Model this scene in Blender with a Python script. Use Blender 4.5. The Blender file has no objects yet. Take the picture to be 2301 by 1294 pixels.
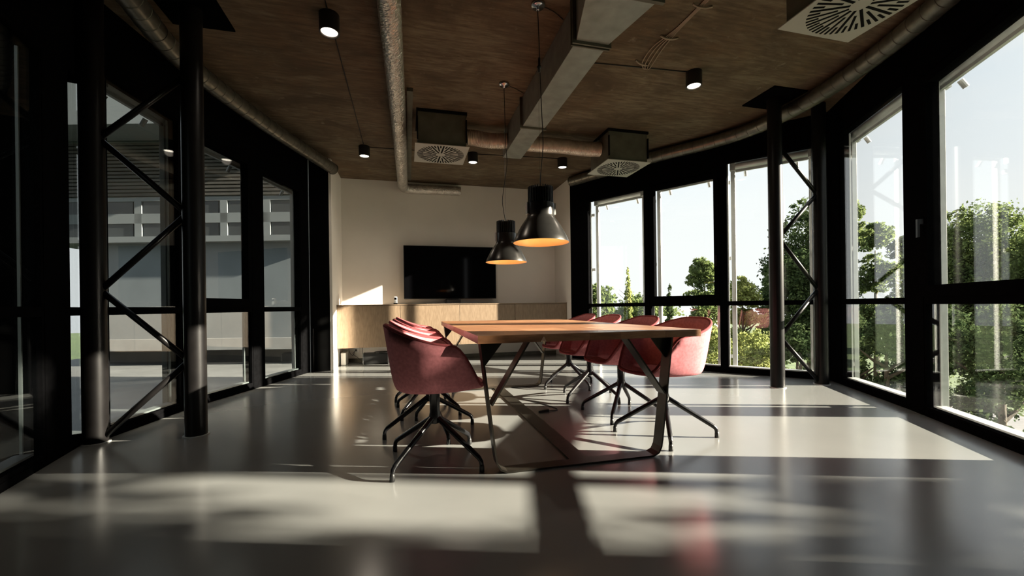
import bpy, bmesh, math, random
import numpy as np
from mathutils import Vector, Matrix
random.seed(7)
C = bpy.context.scene.collection
sc = bpy.context.scene
PI = math.pi

# ------------------------------------------------------------------ camera
YAW = math.atan((1150.5 - 917) / 930.0)
ROLL = 0.013
EYE = 0.9
cy_, sy_ = math.cos(YAW), math.sin(YAW)
r0 = Vector((cy_, -sy_, 0)); fw = Vector((sy_, cy_, 0)); up = Vector((0, 0, 1))
cx = r0 * math.cos(ROLL) - up * math.sin(ROLL)
cyv = r0 * math.sin(ROLL) + up * math.cos(ROLL)
cam = bpy.data.cameras.new('camera')
cam.sensor_width = 36.0
cam.lens = 930.0 * 36.0 / 2301.0
cam.shift_y = 42.0 / 2301.0
cam.clip_start = 0.02; cam.clip_end = 500
co = bpy.data.objects.new('camera', cam); C.objects.link(co)
m = Matrix((cx, cyv, -fw)).transposed().to_4x4()
m.translation = (0, 0, EYE)
co.matrix_world = m
sc.camera = co

# ------------------------------------------------------------------ sky, sun, exposure
SUN_AZ = Vector((0.947, -0.322, 0)); SUN_EL = math.radians(18.2)
w = bpy.data.worlds.new('sky'); sc.world = w; w.use_nodes = True
nt = w.node_tree; nt.nodes.clear()
out = nt.nodes.new('ShaderNodeOutputWorld'); bg = nt.nodes.new('ShaderNodeBackground')
tc = nt.nodes.new('ShaderNodeTexCoord'); mp = nt.nodes.new('ShaderNodeMapping')
mp.inputs['Scale'].default_value = (1.2, 1.2, 5.0)
nz = nt.nodes.new('ShaderNodeTexNoise'); nz.inputs['Scale'].default_value = 2.2; nz.inputs['Detail'].default_value = 6
sep = nt.nodes.new('ShaderNodeSeparateXYZ')
mr = nt.nodes.new('ShaderNodeMapRange'); mr.inputs['From Min'].default_value = 0.1; mr.inputs['From Max'].default_value = 0.8
mul = nt.nodes.new('ShaderNodeMath'); mul.operation = 'MULTIPLY'
cr = nt.nodes.new('ShaderNodeMapRange'); cr.inputs['From Min'].default_value = 0.30; cr.inputs['From Max'].default_value = 0.60; cr.inputs['To Min'].default_value = 0.3
mx = nt.nodes.new('ShaderNodeMix'); mx.data_type = 'RGBA'
mx.inputs[6].default_value = (0.87, 0.88, 0.87, 1); mx.inputs[7].default_value = (0.60, 0.73, 0.86, 1)
L = nt.links.new
L(tc.outputs['Generated'], mp.inputs['Vector']); L(mp.outputs['Vector'], nz.inputs['Vector'])
L(tc.outputs['Generated'], sep.inputs['Vector']); L(sep.outputs['Z'], mr.inputs['Value'])
L(nz.outputs['Fac'], cr.inputs['Value']); L(mr.outputs['Result'], mul.inputs[0]); L(cr.outputs['Result'], mul.inputs[1])
L(mul.outputs['Value'], mx.inputs[0]); L(mx.outputs[2], bg.inputs['Color']); L(bg.outputs['Background'], out.inputs['Surface'])
bg.inputs['Strength'].default_value = 1.30

sun = bpy.data.lights.new('sun', 'SUN'); sun.energy = 46.0; sun.color = (1.0, 0.885, 0.72); sun.angle = math.radians(0.6)
so = bpy.data.objects.new('sun', sun); C.objects.link(so)
sd = Vector((SUN_AZ.x * math.cos(SUN_EL), SUN_AZ.y * math.cos(SUN_EL), math.sin(SUN_EL)))
so.rotation_euler = sd.to_track_quat('Z', 'Y').to_euler(); so.location = sd * 30

sc.view_settings.view_transform = 'Standard'
try: sc.view_settings.look = 'None'
except Exception: pass
sc.view_settings.exposure = 0.0; sc.view_settings.gamma = 1.0; sc.view_settings.use_curve_mapping = False

# ------------------------------------------------------------------ materials
def mat(name, col, rough=0.6, metal=0.0, var=0.0, scale=8.0, stretch=(1, 1, 1), bump=0.0, bscale=None, col2=None, spec=0.5, coat=0.0, detail=5.0, lo=0.35, hi=0.65, coord='Object', rvar=0.0):
    mt = bpy.data.materials.new(name); mt.use_nodes = True
    n = mt.node_tree; b = n.nodes['Principled BSDF']; lk = n.links.new
    b.inputs['Roughness'].default_value = rough; b.inputs['Metallic'].default_value = metal
    b.inputs['Specular IOR Level'].default_value = spec
    if coat: b.inputs['Coat Weight'].default_value = coat
    t = n.nodes.new('ShaderNodeTexCoord'); mpn = n.nodes.new('ShaderNodeMapping'); mpn.inputs['Scale'].default_value = stretch
    lk(t.outputs[coord], mpn.inputs['Vector'])
    no = n.nodes.new('ShaderNodeTexNoise'); no.inputs['Scale'].default_value = scale; no.inputs['Detail'].default_value = detail
    lk(mpn.outputs['Vector'], no.inputs['Vector'])
    r = n.nodes.new('ShaderNodeMapRange'); r.inputs['From Min'].default_value = lo; r.inputs['From Max'].default_value = hi
    lk(no.outputs['Fac'], r.inputs['Value'])
    mi = n.nodes.new('ShaderNodeMix'); mi.data_type = 'RGBA'
    c2 = col2 if col2 else tuple(max(0, c * (1 - var)) for c in col)
    mi.inputs[6].default_value = (*col, 1); mi.inputs[7].default_value = (*c2, 1)
    lk(r.outputs['Result'], mi.inputs[0]); lk(mi.outputs[2], b.inputs['Base Color'])
    if rvar:
        rr = n.nodes.new('ShaderNodeMapRange'); rr.inputs['To Min'].default_value = rough - rvar; rr.inputs['To Max'].default_value = rough + rvar
        lk(no.outputs['Fac'], rr.inputs['Value']); lk(rr.outputs['Result'], b.inputs['Roughness'])
    if bump:
        nb = n.nodes.new('ShaderNodeTexNoise'); nb.inputs['Scale'].default_value = bscale or scale * 4; nb.inputs['Detail'].default_value = 4
        lk(mpn.outputs['Vector'], nb.inputs['Vector'])
        bp = n.nodes.new('ShaderNodeBump'); bp.inputs['Strength'].default_value = bump; bp.inputs['Distance'].default_value = 0.01
        lk(nb.outputs['Fac'], bp.inputs['Height']); lk(bp.outputs['Normal'], b.inputs['Normal'])
    return mt

def emit(name, col, s):
    mt = bpy.data.materials.new(name); mt.use_nodes = True
    b = mt.node_tree.nodes['Principled BSDF']; b.inputs['Base Color'].default_value = (*col, 1)
    b.inputs['Emission Color'].default_value = (*col, 1); b.inputs['Emission Strength'].default_value = s
    return mt

def glass_mat(name, tint, f0=0.07):
    mt = bpy.data.materials.new(name); mt.use_nodes = True
    n = mt.node_tree; n.nodes.clear(); lk = n.links.new
    o = n.nodes.new('ShaderNodeOutputMaterial'); ms = n.nodes.new('ShaderNodeMixShader')
    tr = n.nodes.new('ShaderNodeBsdfTransparent'); tr.inputs['Color'].default_value = (*tint, 1)
    gl = n.nodes.new('ShaderNodeBsdfGlossy'); gl.inputs['Roughness'].default_value = 0.0
    lw = n.nodes.new('ShaderNodeLayerWeight'); lw.inputs['Blend'].default_value = 0.5
    pw = n.nodes.new('ShaderNodeMath'); pw.operation = 'POWER'; pw.inputs[1].default_value = 4.0
    ma = n.nodes.new('ShaderNodeMath'); ma.operation = 'MULTIPLY_ADD'; ma.inputs[1].default_value = 1 - f0; ma.inputs[2].default_value = f0
    lk(lw.outputs['Facing'], pw.inputs[0]); lk(pw.outputs[0], ma.inputs[0]); lk(ma.outputs[0], ms.inputs[0])
    lk(tr.outputs[0], ms.inputs[1]); lk(gl.outputs[0], ms.inputs[2]); lk(ms.outputs[0], o.inputs['Surface'])
    return mt

def leaf_mat(name, c1, c2, trans=0.35):
    mt = bpy.data.materials.new(name); mt.use_nodes = True
    n = mt.node_tree; n.nodes.clear(); lk = n.links.new
    o = n.nodes.new('ShaderNodeOutputMaterial'); ms = n.nodes.new('ShaderNodeMixShader'); ms.inputs[0].default_value = trans
    df = n.nodes.new('ShaderNodeBsdfDiffuse'); tl = n.nodes.new('ShaderNodeBsdfTranslucent')
    t = n.nodes.new('ShaderNodeTexCoord'); no = n.nodes.new('ShaderNodeTexNoise'); no.inputs['Scale'].default_value = 1.3; no.inputs['Detail'].default_value = 8
    r = n.nodes.new('ShaderNodeMapRange'); r.inputs['From Min'].default_value = 0.3; r.inputs['From Max'].default_value = 0.7
    mi = n.nodes.new('ShaderNodeMix'); mi.data_type = 'RGBA'; mi.inputs[6].default_value = (*c1, 1); mi.inputs[7].default_value = (*c2, 1)
    lk(t.outputs['Object'], no.inputs['Vector']); lk(no.outputs['Fac'], r.inputs['Value']); lk(r.outputs['Result'], mi.inputs[0])
    ge = n.nodes.new('ShaderNodeNewGeometry'); r2 = n.nodes.new('ShaderNodeMapRange'); r2.inputs['To Min'].default_value = .55; r2.inputs['To Max'].default_value = 1.35
    lk(ge.outputs['Random Per Island'], r2.inputs['Value']); vm = n.nodes.new('ShaderNodeVectorMath'); vm.operation = 'SCALE'
    lk(mi.outputs[2], vm.inputs[0]); lk(r2.outputs['Result'], vm.inputs['Scale'])
    lk(vm.outputs[0], df.inputs['Color']); lk(vm.outputs[0], tl.inputs['Color'])
    lk(df.outputs[0], ms.inputs[1]); lk(tl.outputs[0], ms.inputs[2]); lk(ms.outputs[0], o.inputs['Surface'])
    return mt

M = dict(
    floor=mat('polished_floor', (0.180, 0.183, 0.177), 0.21, 0, 0.10, 1.4, bump=0.02, bscale=3.0, spec=0.85, rvar=0.04),
    ceiling=None,
    white=mat('white_plaster', (0.74, 0.70, 0.64), 0.8, var=0.05, scale=2.0, bump=0.04, bscale=60),
    black=mat('black_powder_coat', (0.003, 0.003, 0.0033), 0.65, var=0.3, scale=20, spec=0.0),
    blackw=mat('black_wall_panel', (0.003, 0.003, 0.003), 0.8, var=0.3, scale=6, spec=0.0),
    colm=mat('black_painted_steel', (0.005, 0.0045, 0.0045), 0.36, var=0.3, scale=14, spec=0.2),
    frame_out=mat('grey_aluminium', (0.45, 0.46, 0.45), 0.4, 0.6, var=0.15, scale=10),
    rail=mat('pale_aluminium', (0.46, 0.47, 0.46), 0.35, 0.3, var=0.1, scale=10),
    rail_shaded=mat('pale_aluminium_shaded', (0.16, 0.165, 0.16), 0.5, 0.2, var=0.1, scale=10),  # left-side rails: pale aluminium darkened to stand for shade
    galv=mat('galvanised_sheet', (0.30, 0.32, 0.29), 0.42, 0.45, col2=(0.21, 0.225, 0.20), scale=9, bump=0.05, bscale=30, lo=0.3, hi=0.7),
    galvdark=mat('dull_galvanised_box', (0.13, 0.125, 0.095), 0.6, 0.3, var=0.3, scale=7, bump=0.05),
    spiral=mat('spiral_duct_metal', (0.21, 0.20, 0.165), 0.34, 0.8, var=0.35, scale=7, stretch=(2, 2, 2)),
    foil=mat('wrinkled_foil', (0.70, 0.67, 0.62), 0.33, 0.78, var=0.30, scale=14, bump=1.0, bscale=30),
    flex=mat('corrugated_foil', (0.78, 0.68, 0.60), 0.36, 0.8, var=0.25, scale=12, bump=0.3),
    grille=mat('light_grey_grille', (0.42, 0.42, 0.38), 0.5, 0.1, var=0.06, scale=5),
    slot=mat('slot_black', (0.004, 0.004, 0.004), 0.9, spec=0.1),
    wood=mat('oak_boards', (0.30, 0.142, 0.068), 0.34, col2=(0.155, 0.068, 0.032), scale=7, stretch=(1.2, 14, 6), bump=0.15, bscale=22, detail=7, lo=0.3, hi=0.7, rvar=0.05),
    wood2=mat('pale_oak_boards', (0.37, 0.195, 0.10), 0.34, col2=(0.215, 0.10, 0.048), scale=7, stretch=(1.2, 14, 6), bump=0.15, bscale=22, detail=7, lo=0.3, hi=0.7, rvar=0.05),
    ply=mat('oak_veneer', (0.235, 0.168, 0.110), 0.5, col2=(0.165, 0.113, 0.07), scale=8, stretch=(8, 8, 1.3), bump=0.05, detail=8, lo=0.3, hi=0.7),
    steel=mat('raw_dark_steel', (0.050, 0.044, 0.035), 0.36, 0.7, var=0.45, scale=9, bump=0.05),
    fabric=mat('rose_wool', (0.46, 0.165, 0.18), 0.92, var=0.22, scale=60, bump=0.12, bscale=420, spec=0.15),
    piping=mat('dark_red_edge_piping', (0.22, 0.048, 0.052), 0.9, var=0.2, scale=50, spec=0.15),
    chairmetal=mat('black_chair_metal', (0.007, 0.007, 0.008), 0.27, var=0.2, scale=15, spec=0.38),
    lampblack=mat('brushed_black_aluminium', (0.05, 0.048, 0.045), 0.27, 0.8, var=0.2, scale=30, stretch=(1, 1, 8)),
    lampfin=mat('black_heat_sink', (0.012, 0.012, 0.012), 0.4, var=0.2, scale=15),
    gold=mat('gold_lamp_lining', (0.95, 0.62, 0.28), 0.4, 0.2, var=0.12, scale=6),
    chrome=mat('brushed_chrome', (0.6, 0.6, 0.6), 0.2, 1.0, var=0.1, scale=10),
    screen=mat('black_screen', (0.002, 0.002, 0.0025), 0.06, var=0.1, scale=3, spec=0.15),
    plastic=mat('black_plastic', (0.012, 0.012, 0.012), 0.4, var=0.2, scale=10),
    whiteplast=mat('white_plastic', (0.7, 0.69, 0.66), 0.4, var=0.05, scale=10),
    cable=mat('black_cable', (0.01, 0.01, 0.01), 0.5, var=0.1),
    cablew=mat('beige_cable', (0.34, 0.26, 0.19), 0.6, var=0.2, scale=20),
    wing=mat('shaded_wing_render', (0.125, 0.14, 0.148), 0.85, var=0.12, scale=1.2),  # white wing walls, courtyard shade put into the colour
    wingdark=mat('dark_slatted_cladding', (0.05, 0.045, 0.038), 0.8, var=0.3, scale=3),
    wingglass=mat('dark_window_glass', (0.03, 0.034, 0.036), 0.35, var=0.3, scale=1.0, spec=0.3),
    wingwhite=mat('pale_window_surround', (0.13, 0.142, 0.145), 0.8, var=0.08, scale=2),
    concrete=mat('building_concrete', (0.22, 0.22, 0.21), 0.9, var=0.2, scale=1.5),
    terrace=mat('terrace_paving', (0.12, 0.12, 0.115), 0.6, var=0.2, scale=2.0),
    grass=mat('grass_ground', (0.07, 0.11, 0.03), 0.95, col2=(0.03, 0.055, 0.018), scale=0.9, bump=0.5, bscale=9),
    road=mat('asphalt', (0.13, 0.13, 0.14), 0.9, var=0.25, scale=3),
    bark=mat('bark', (0.10, 0.075, 0.05), 0.9, var=0.5, scale=12, bump=0.6),
    whitehouse=mat('white_render', (0.75, 0.75, 0.73), 0.8, var=0.06, scale=1.5),
    roof=mat('roof_sheet', (0.35, 0.38, 0.40), 0.5, var=0.15, scale=2),
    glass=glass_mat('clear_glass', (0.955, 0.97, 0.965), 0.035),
    glassl=glass_mat('clear_glass_shaded_side', (0.90, 0.93, 0.935), 0.05),  # same clear glass, tint darkened for the shaded left side
    spotglow=emit('spot_glow', (1.0, 0.90, 0.74), 6.0),
    bulb=emit('warm_bulb', (1.0, 0.62, 0.25), 5.0),
    leafd=leaf_mat('dark_green_leaves', (0.10, 0.13, 0.055), (0.035, 0.06, 0.028), 0.3),
    leafm=leaf_mat('mid_green_leaves', (0.20, 0.245, 0.09), (0.075, 0.11, 0.045), 0.4),
    leafy=leaf_mat('yellow_green_leaves', (0.40, 0.41, 0.15), (0.20, 0.25, 0.09), 0.45),
    leafc=leaf_mat('cypress_needles', (0.17, 0.19, 0.05), (0.07, 0.09, 0.03), 0.3),
)

def concrete_ceiling():
    mt = bpy.data.materials.new('board_marked_concrete'); mt.use_nodes = True
    n = mt.node_tree; b = n.nodes['Principled BSDF']; lk = n.links.new; b.inputs['Roughness'].default_value = .82; b.inputs['Specular IOR Level'].default_value = .25
    t = n.nodes.new('ShaderNodeTexCoord')
    def noise(scale, st, det, lo, hi, dist=0.0):
        m_ = n.nodes.new('ShaderNodeMapping'); m_.inputs['Scale'].default_value = st; lk(t.outputs['Object'], m_.inputs['Vector'])
        q = n.nodes.new('ShaderNodeTexNoise'); q.inputs['Scale'].default_value = scale; q.inputs['Detail'].default_value = det; q.inputs['Distortion'].default_value = dist
        q.inputs['Roughness'].default_value = .62
        lk(m_.outputs['Vector'], q.inputs['Vector']); r = n.nodes.new('ShaderNodeMapRange'); r.inputs['From Min'].default_value = lo; r.inputs['From Max'].default_value = hi
        lk(q.outputs['Fac'], r.inputs['Value']); return r.outputs['Result']
    def mix(f, a, c, mode='MIX'):
        x = n.nodes.new('ShaderNodeMix'); x.data_type = 'RGBA'; x.blend_type = mode
        if isinstance(f, float): x.inputs[0].default_value = f
        else: lk(f, x.inputs[0])
        for k, v in ((6, a), (7, c)):
            if isinstance(v, tuple): x.inputs[k].default_value = (*v, 1)
            else: lk(v, x.inputs[k])
        return x.outputs[2]
    base = mix(noise(.8, (1, 1, 1), 5, .40, .60), (.190, .150, .098), (.150, .098, .056))
    base = mix(noise(1.5, (1, 1.5, 1), 10, .46, .64, .8), base, (.078, .054, .033))
    fine = noise(6.5, (.7, 4.6, 1), 14, .36, .70, .08)
    base = mix(fine, base, (.076, .055, .035))
    base = mix(noise(2.3, (.6, 2.4, 1), 12, .56, .72, .5), base, (.185, .148, .100))
    base = mix(noise(9, (1, 1.2, 1), 12, .62, .74, .3), base, (.200, .162, .115))
    base = mix(noise(19, (1, 1.4, 1), 4, .70, .75), base, (.028, .019, .013))
    lk(base, b.inputs['Base Color'])
    bp = n.nodes.new('ShaderNodeBump'); bp.inputs['Strength'].default_value = .5; bp.inputs['Distance'].default_value = .01; lk(fine, bp.inputs['Height']); lk(bp.outputs['Normal'], b.inputs['Normal'])
    return mt
M['ceiling'] = concrete_ceiling()

# ------------------------------------------------------------------ helpers
def obj(name, bm, m, parent=None, smooth=False, bevel=0.0):
    me = bpy.data.meshes.new(name)
    bmesh.ops.recalc_face_normals(bm, faces=bm.faces)
    bm.to_mesh(me); bm.free()
    me.materials.append(M[m] if isinstance(m, str) else m)
    if smooth:
        for p in me.polygons: p.use_smooth = True
    o = bpy.data.objects.new(name, me); C.objects.link(o)
    if parent: o.parent = parent
    if bevel:
        b = o.modifiers.new('bevel', 'BEVEL'); b.width = bevel; b.segments = 2; b.limit_method = 'ANGLE'
    return o
def tag(o, label, cat, group=None):
    o['label'] = label; o['category'] = cat
    if group: o['group'] = group
    return o
def thing(name, label, cat, loc=(0, 0, 0), rotz=0, group=None):
    o = bpy.data.objects.new(name, None); C.objects.link(o); o.empty_display_size = 0.1
    o.location = loc; o.rotation_euler = (0, 0, rotz)
    return tag(o, label, cat, group)
def struct(o):
    o['kind'] = 'structure'; return o
def sempty(name, loc=(0, 0, 0)):
    o = bpy.data.objects.new(name, None); C.objects.link(o); o.location = loc; return struct(o)
def BM(): return bmesh.new()
def box(bm, x0, x1, y0, y1, z0, z1):
    v = [bm.verts.new((x, y, z)) for z in (z0, z1) for x, y in ((x0, y0), (x1, y0), (x1, y1), (x0, y1))]
    for f in ((0, 3, 2, 1), (4, 5, 6, 7), (0, 1, 5, 4), (1, 2, 6, 5), (2, 3, 7, 6), (3, 0, 4, 7)):
        bm.faces.new([v[i] for i in f])
    return bm
def hexa(bm, pts):   # 8 points bottom 4, top 4
    v = [bm.verts.new(p) for p in pts]
    for f in ((0, 3, 2, 1), (4, 5, 6, 7), (0, 1, 5, 4), (1, 2, 6, 5), (2, 3, 7, 6), (3, 0, 4, 7)):
        bm.faces.new([v[i] for i in f])
    return bm
def bar(bm, a, b, wdir, wd, th):   # flat bar from a to b; width wd along wdir, thickness th
    a = Vector(a); b = Vector(b); d = (b - a).normalized(); wv = Vector(wdir).normalized() * wd / 2
    tv = d.cross(wv).normalized() * th / 2
    hexa(bm, [a - wv - tv, a + wv - tv, a + wv + tv, a - wv + tv, b - wv - tv, b + wv - tv, b + wv + tv, b - wv + tv])
    return bm
def tube(bm, pts, r, n=10, cap=True, rr=None):
    pts = [Vector(p) for p in pts]; rings = []
    prev = None
    for i, p in enumerate(pts):
        a = pts[max(i - 1, 0)]; b = pts[min(i + 1, len(pts) - 1)]
        d = (b - a).normalized()
        if prev is None:
            u = d.orthogonal().normalized()
        else:
            u = (prev - d * prev.dot(d)).normalized()
        prev = u; v = d.cross(u)
        R = rr[i] if rr else r
        rings.append([bm.verts.new(p + (u * math.cos(t) + v * math.sin(t)) * R) for t in [2 * PI * k / n for k in range(n)]])
    for i in range(len(rings) - 1):
        for k in range(n):
            bm.faces.new((rings[i][k], rings[i][(k + 1) % n], rings[i + 1][(k + 1) % n], rings[i + 1][k]))
    if cap:
        bm.faces.new(rings[0][::-1]); bm.faces.new(rings[-1])
    return bm
def lathe(bm, prof, n=32, c=(0, 0, 0), closed=False):
    rings = []
    for r, z in prof:
        if r < 1e-5: rings.append([bm.verts.new((c[0], c[1], c[2] + z))])
        else: rings.append([bm.verts.new((c[0] + r * math.cos(2 * PI * k / n), c[1] + r * math.sin(2 * PI * k / n), c[2] + z)) for k in range(n)])
    prs = list(zip(rings, rings[1:]))
    if closed: prs.append((rings[-1], rings[0]))
    for a, b in prs:
        for k in range(n):
            k2 = (k + 1) % n
            if len(a) == 1 and len(b) == 1: continue
            if len(a) == 1: bm.faces.new((a[0], b[k], b[k2]))
            elif len(b) == 1: bm.faces.new((a[k], a[k2], b[0]))
            else: bm.faces.new((a[k], a[k2], b[k2], b[k]))
    return bm
def cyl(bm, c, r, z0, z1, n=24):
    return lathe(bm, [(0, z0), (r, z0), (r, z1), (0, z1)], n, (c[0], c[1], 0))
def smooth_path(pts, k=6):
    pts = [Vector(p) for p in pts]; res = []
    for i in range(len(pts) - 1):
        p0 = pts[max(i - 1, 0)]; p1 = pts[i]; p2 = pts[i + 1]; p3 = pts[min(i + 2, len(pts) - 1)]
        for j in range(k):
            t = j / k
            res.append(0.5 * ((2 * p1) + (p2 - p0) * t + (2 * p0 - 5 * p1 + 4 * p2 - p3) * t * t + (3 * p1 - p0 - 3 * p2 + p3) * t ** 3))
    res.append(pts[-1]); return res
def dup(root, loc, rotz, label, group=None):
    r = root.copy(); C.objects.link(r); r.location = loc; r.rotation_euler = (0, 0, rotz); r['label'] = label
    if group: r['group'] = group
    for ch in list(root.children):
        c = ch.copy(); C.objects.link(c); c.parent = r
        for g in list(ch.children):
            d = g.copy(); C.objects.link(d); d.parent = c
    return r

CEIL = 3.10
# ------------------------------------------------------------------ facades
class Facet:
    def __init__(s, A, B, sign):
        s.A = Vector((*A, 0)); s.B = Vector((*B, 0)); s.L = (s.B - s.A).length; s.d = (s.B - s.A).normalized()
        s.n = Vector((-s.d.y, s.d.x, 0)) * sign
    def p(s, t, off, z): 
        q = s.A + s.d * t + s.n * off; return (q.x, q.y, z)
    def box(s, bm, t0, t1, o0, o1, z0, z1):
        return hexa(bm, [s.p(t0, o0, z0), s.p(t1, o0, z0), s.p(t1, o1, z0), s.p(t0, o1, z0), s.p(t0, o0, z1), s.p(t1, o0, z1), s.p(t1, o1, z1), s.p(t0, o1, z1)])
FA = Facet((2.90, 6.36), (3.98, 4.60), 1)
FAB = Facet((3.98, 4.60), (4.72, 3.74), 1)
FC1 = Facet((4.72, 3.74), (4.06, 2.57), 1)
FC2 = Facet((4.06, 2.57), (3.34, 1.435), 1)
FD = Facet((3.36, 1.42), (3.06, 0.30), 1)
FD2 = Facet((3.06, 0.30), (2.60, -4.0), 1)
FL1 = Facet((-1.37, 6.46), (-1.96, 4.44), -1)
FL2 = Facet((-1.96, 4.44), (-2.10, 3.42), -1)
FL3 = Facet((-2.16, 3.44), (-1.98, 2.60), -1)
FL4 = Facet((-1.98, 2.60), (-1.66, 0.90), -1)
FL5 = Facet((-1.66, 0.90), (-1.60, -4.0), -1)

# floor & ceiling follow the facades
outl = [(3.0, 6.45, 0), FA.p(FA.L, .12, 0), FAB.p(1.2, 0.12, 0), FC1.p(1.34, .12, 0), FC2.p(1.34, .12, 0), FD.p(1.15, .12, 0), FD2.p(4.3, .12, 0),
        (-1.6, -4.1, 0), FL4.p(1.7, .12, 0), FL3.p(0.8, .12, 0), (-2.26, 3.46, 0), FL2.p(0, .12, 0), FL1.p(0, .12, 0), (-1.6, 7.6, 0), (2.9, 7.6, 0)]
def slab(name, z0, z1, m, pts):
    bm = BM(); n = len(pts)
    a = [bm.verts.new((p[0], p[1], z0)) for p in pts]; b = [bm.verts.new((p[0], p[1], z1)) for p in pts]
    bm.faces.new(a[::-1]); bm.faces.new(b)
    for i in range(n): bm.faces.new((a[i], a[(i + 1) % n], b[(i + 1) % n], b[i]))
    return struct(obj(name, bm, m))
slab('floor', -0.30, 0.0, 'floor', outl)
slab('ceiling', CEIL, CEIL + 0.3, 'ceiling', outl)

wr = sempty('wall_right'); wl = sempty('wall_left')
HEAD = {}
# (facet, [ (s0, s1, head, kind) ])
def facet_solid(F, wins, parent, s_from=0.0, s_to=None, head_default=2.6):
    s_to = F.L if s_to is None else s_to
    bm = BM(); t = s_from
    for (s0, s1, hd, kind) in wins:
        if s0 > t + 1e-3:
            bp = BM(); F.box(bp, t, s0, 0.0, 0.10, 0, CEIL); obj('post', bp, 'black', parent)
        bf = BM(); F.box(bf, s0, s1, 0.0, 0.10, hd, CEIL); obj('fascia', bf, 'black', parent)
        bs = BM(); F.box(bs, s0, s1, 0.0, 0.10, 0, 0.045); obj('plinth', bs, 'black', parent)
        t = s1
    if s_to > t + 1e-3:
        bp = BM(); F.box(bp, t, s_to, 0.0, 0.10, 0, CEIL); obj('post', bp, 'black', parent)
wn = [0]
def window(F, s0, s1, hd, kind, gl='glass', hs=1):
    wn[0] += 1
    W = sempty('window_%d' % wn[0])
    if kind == 'slim':
        bp = BM(); F.box(bp, s0, s1, 0.020, 0.026, 0.045, hd); obj('pane', bp, gl, W)
        bt = BM(); F.box(bt, s0, s1, 0.0, 0.035, 0.878, 0.935); obj('transom', bt, 'black', W)
        return W
    fr = 0.022
    bm = BM()
    # outer frame ring, transom
    F.box(bm, s0, s0 + fr, 0.004, 0.085, 0.045, hd); F.box(bm, s1 - fr, s1, 0.004, 0.085, 0.045, hd)
    F.box(bm, s0 + fr, s1 - fr, 0.004, 0.085, hd - fr, hd); F.box(bm, s0 + fr, s1 - fr, 0.004, 0.085, 0.045, 0.075)
    obj('window_frame', bm, 'black', W)
    bt = BM(); F.box(bt, s0 + fr, s1 - fr, -0.004, 0.085, 0.878, 0.935); obj('transom', bt, 'black', W)
    bt = BM(); F.box(bt, s0 + fr, s1 - fr, 0.045, 0.125, 0.070, 0.088); obj('outer_sill', bt, 'rail' if gl == 'glass' else 'rail_shaded', W)
    if kind == 'open':
        q = 0.062
        bs = BM(); a, b, z0, z1 = s0 + fr, s1 - fr, 0.935, hd - fr
        F.box(bs, a, a + q, -0.012, 0.07, z0, z1); F.box(bs, b - q, b, -0.012, 0.07, z0, z1)
        F.box(bs, a + q, b - q, -0.012, 0.07, z0, z0 + 0.088); F.box(bs, a + q, b - q, -0.012, 0.07, z1 - q, z1)
        sash = obj('sash', bs, 'black', W)
        h0, h1 = (b - q * .6, b - q * .25) if F is not FC2 else (a + q * .25, a + q * .6)
        bh = BM(); F.box(bh, h0, h1, -0.045, -0.012, 1.50, 1.54); F.box(bh, h0, h1, -0.06, -0.045, 1.40, 1.54)
        obj('handle', bh, 'colm', sash)
        bp = BM(); F.box(bp, a + q - .004, b - q + .004, 0.024, 0.030, z0 + 0.085, z1 - q + .004); obj('pane', bp, gl, W)
    else:
        bp = BM(); F.box(bp, s0 + fr - .004, s1 - fr + .004, 0.024, 0.030, 0.932, hd - fr + .004); obj('pane', bp, gl, W)
    bp = BM(); F.box(bp, s0 + fr - .004, s1 - fr + .004, 0.024, 0.030, 0.072, 0.882); obj('pane', bp, gl, W)
    # outside face of the frame, lighter aluminium beads
    bb = BM()
    for s in (s0 + fr, s1 - fr - 0.012):
        F.box(bb, s, s + 0.012, 0.085, 0.098, 0.09, hd - fr)
    obj('outer_bead', bb, 'rail' if gl == 'glass' else 'rail_shaded', W)
    return W
wA = [(-0.01, 1.022, 2.65, 'fixed'), (1.078, 2.075, 2.66, 'open')]
wAB = [(0.06, 1.01, 2.76, 'fixed')]
wC1 = [(0.25, 1.343, 2.75, 'fixed')]
wC2 = [(0.235, 1.30, 2.66, 'open')]
wD = [(0.12, 0.95, 2.6, 'fixed')]
wL1 = [(0.205, 1.03, 2.55, 'fixed'), (1.22, 2.06, 2.62, 'open')]
wL2 = [(0.10, 0.885, 2.62, 'fixed')]
wL3 = [(-0.12, 0.128, 2.50, 'slim'), (0.42, 0.86, 2.45, 'fixed')]
wL4 = [(0.0, 0.6, 2.45, 'fixed')]
facet_solid(FA, wA, wr, -0.01, 2.08); facet_solid(FAB, wAB, wr)
facet_solid(FC1, wC1, wr); facet_solid(FC2, wC2, wr); facet_solid(FD, wD, wr); facet_solid(FD2, [], wr)
facet_solid(FL1, wL1, wl); facet_solid(FL2, wL2, wl, 0.0, 0.93); facet_solid(FL3, wL3, wl, -0.12); facet_solid(FL4, wL4, wl); facet_solid(FL5, [], wl)
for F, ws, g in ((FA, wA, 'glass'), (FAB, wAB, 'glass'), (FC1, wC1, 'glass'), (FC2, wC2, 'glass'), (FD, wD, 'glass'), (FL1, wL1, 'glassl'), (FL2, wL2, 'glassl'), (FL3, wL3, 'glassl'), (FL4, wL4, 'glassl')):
    for a in ws: window(F, *a, gl=g)
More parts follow.
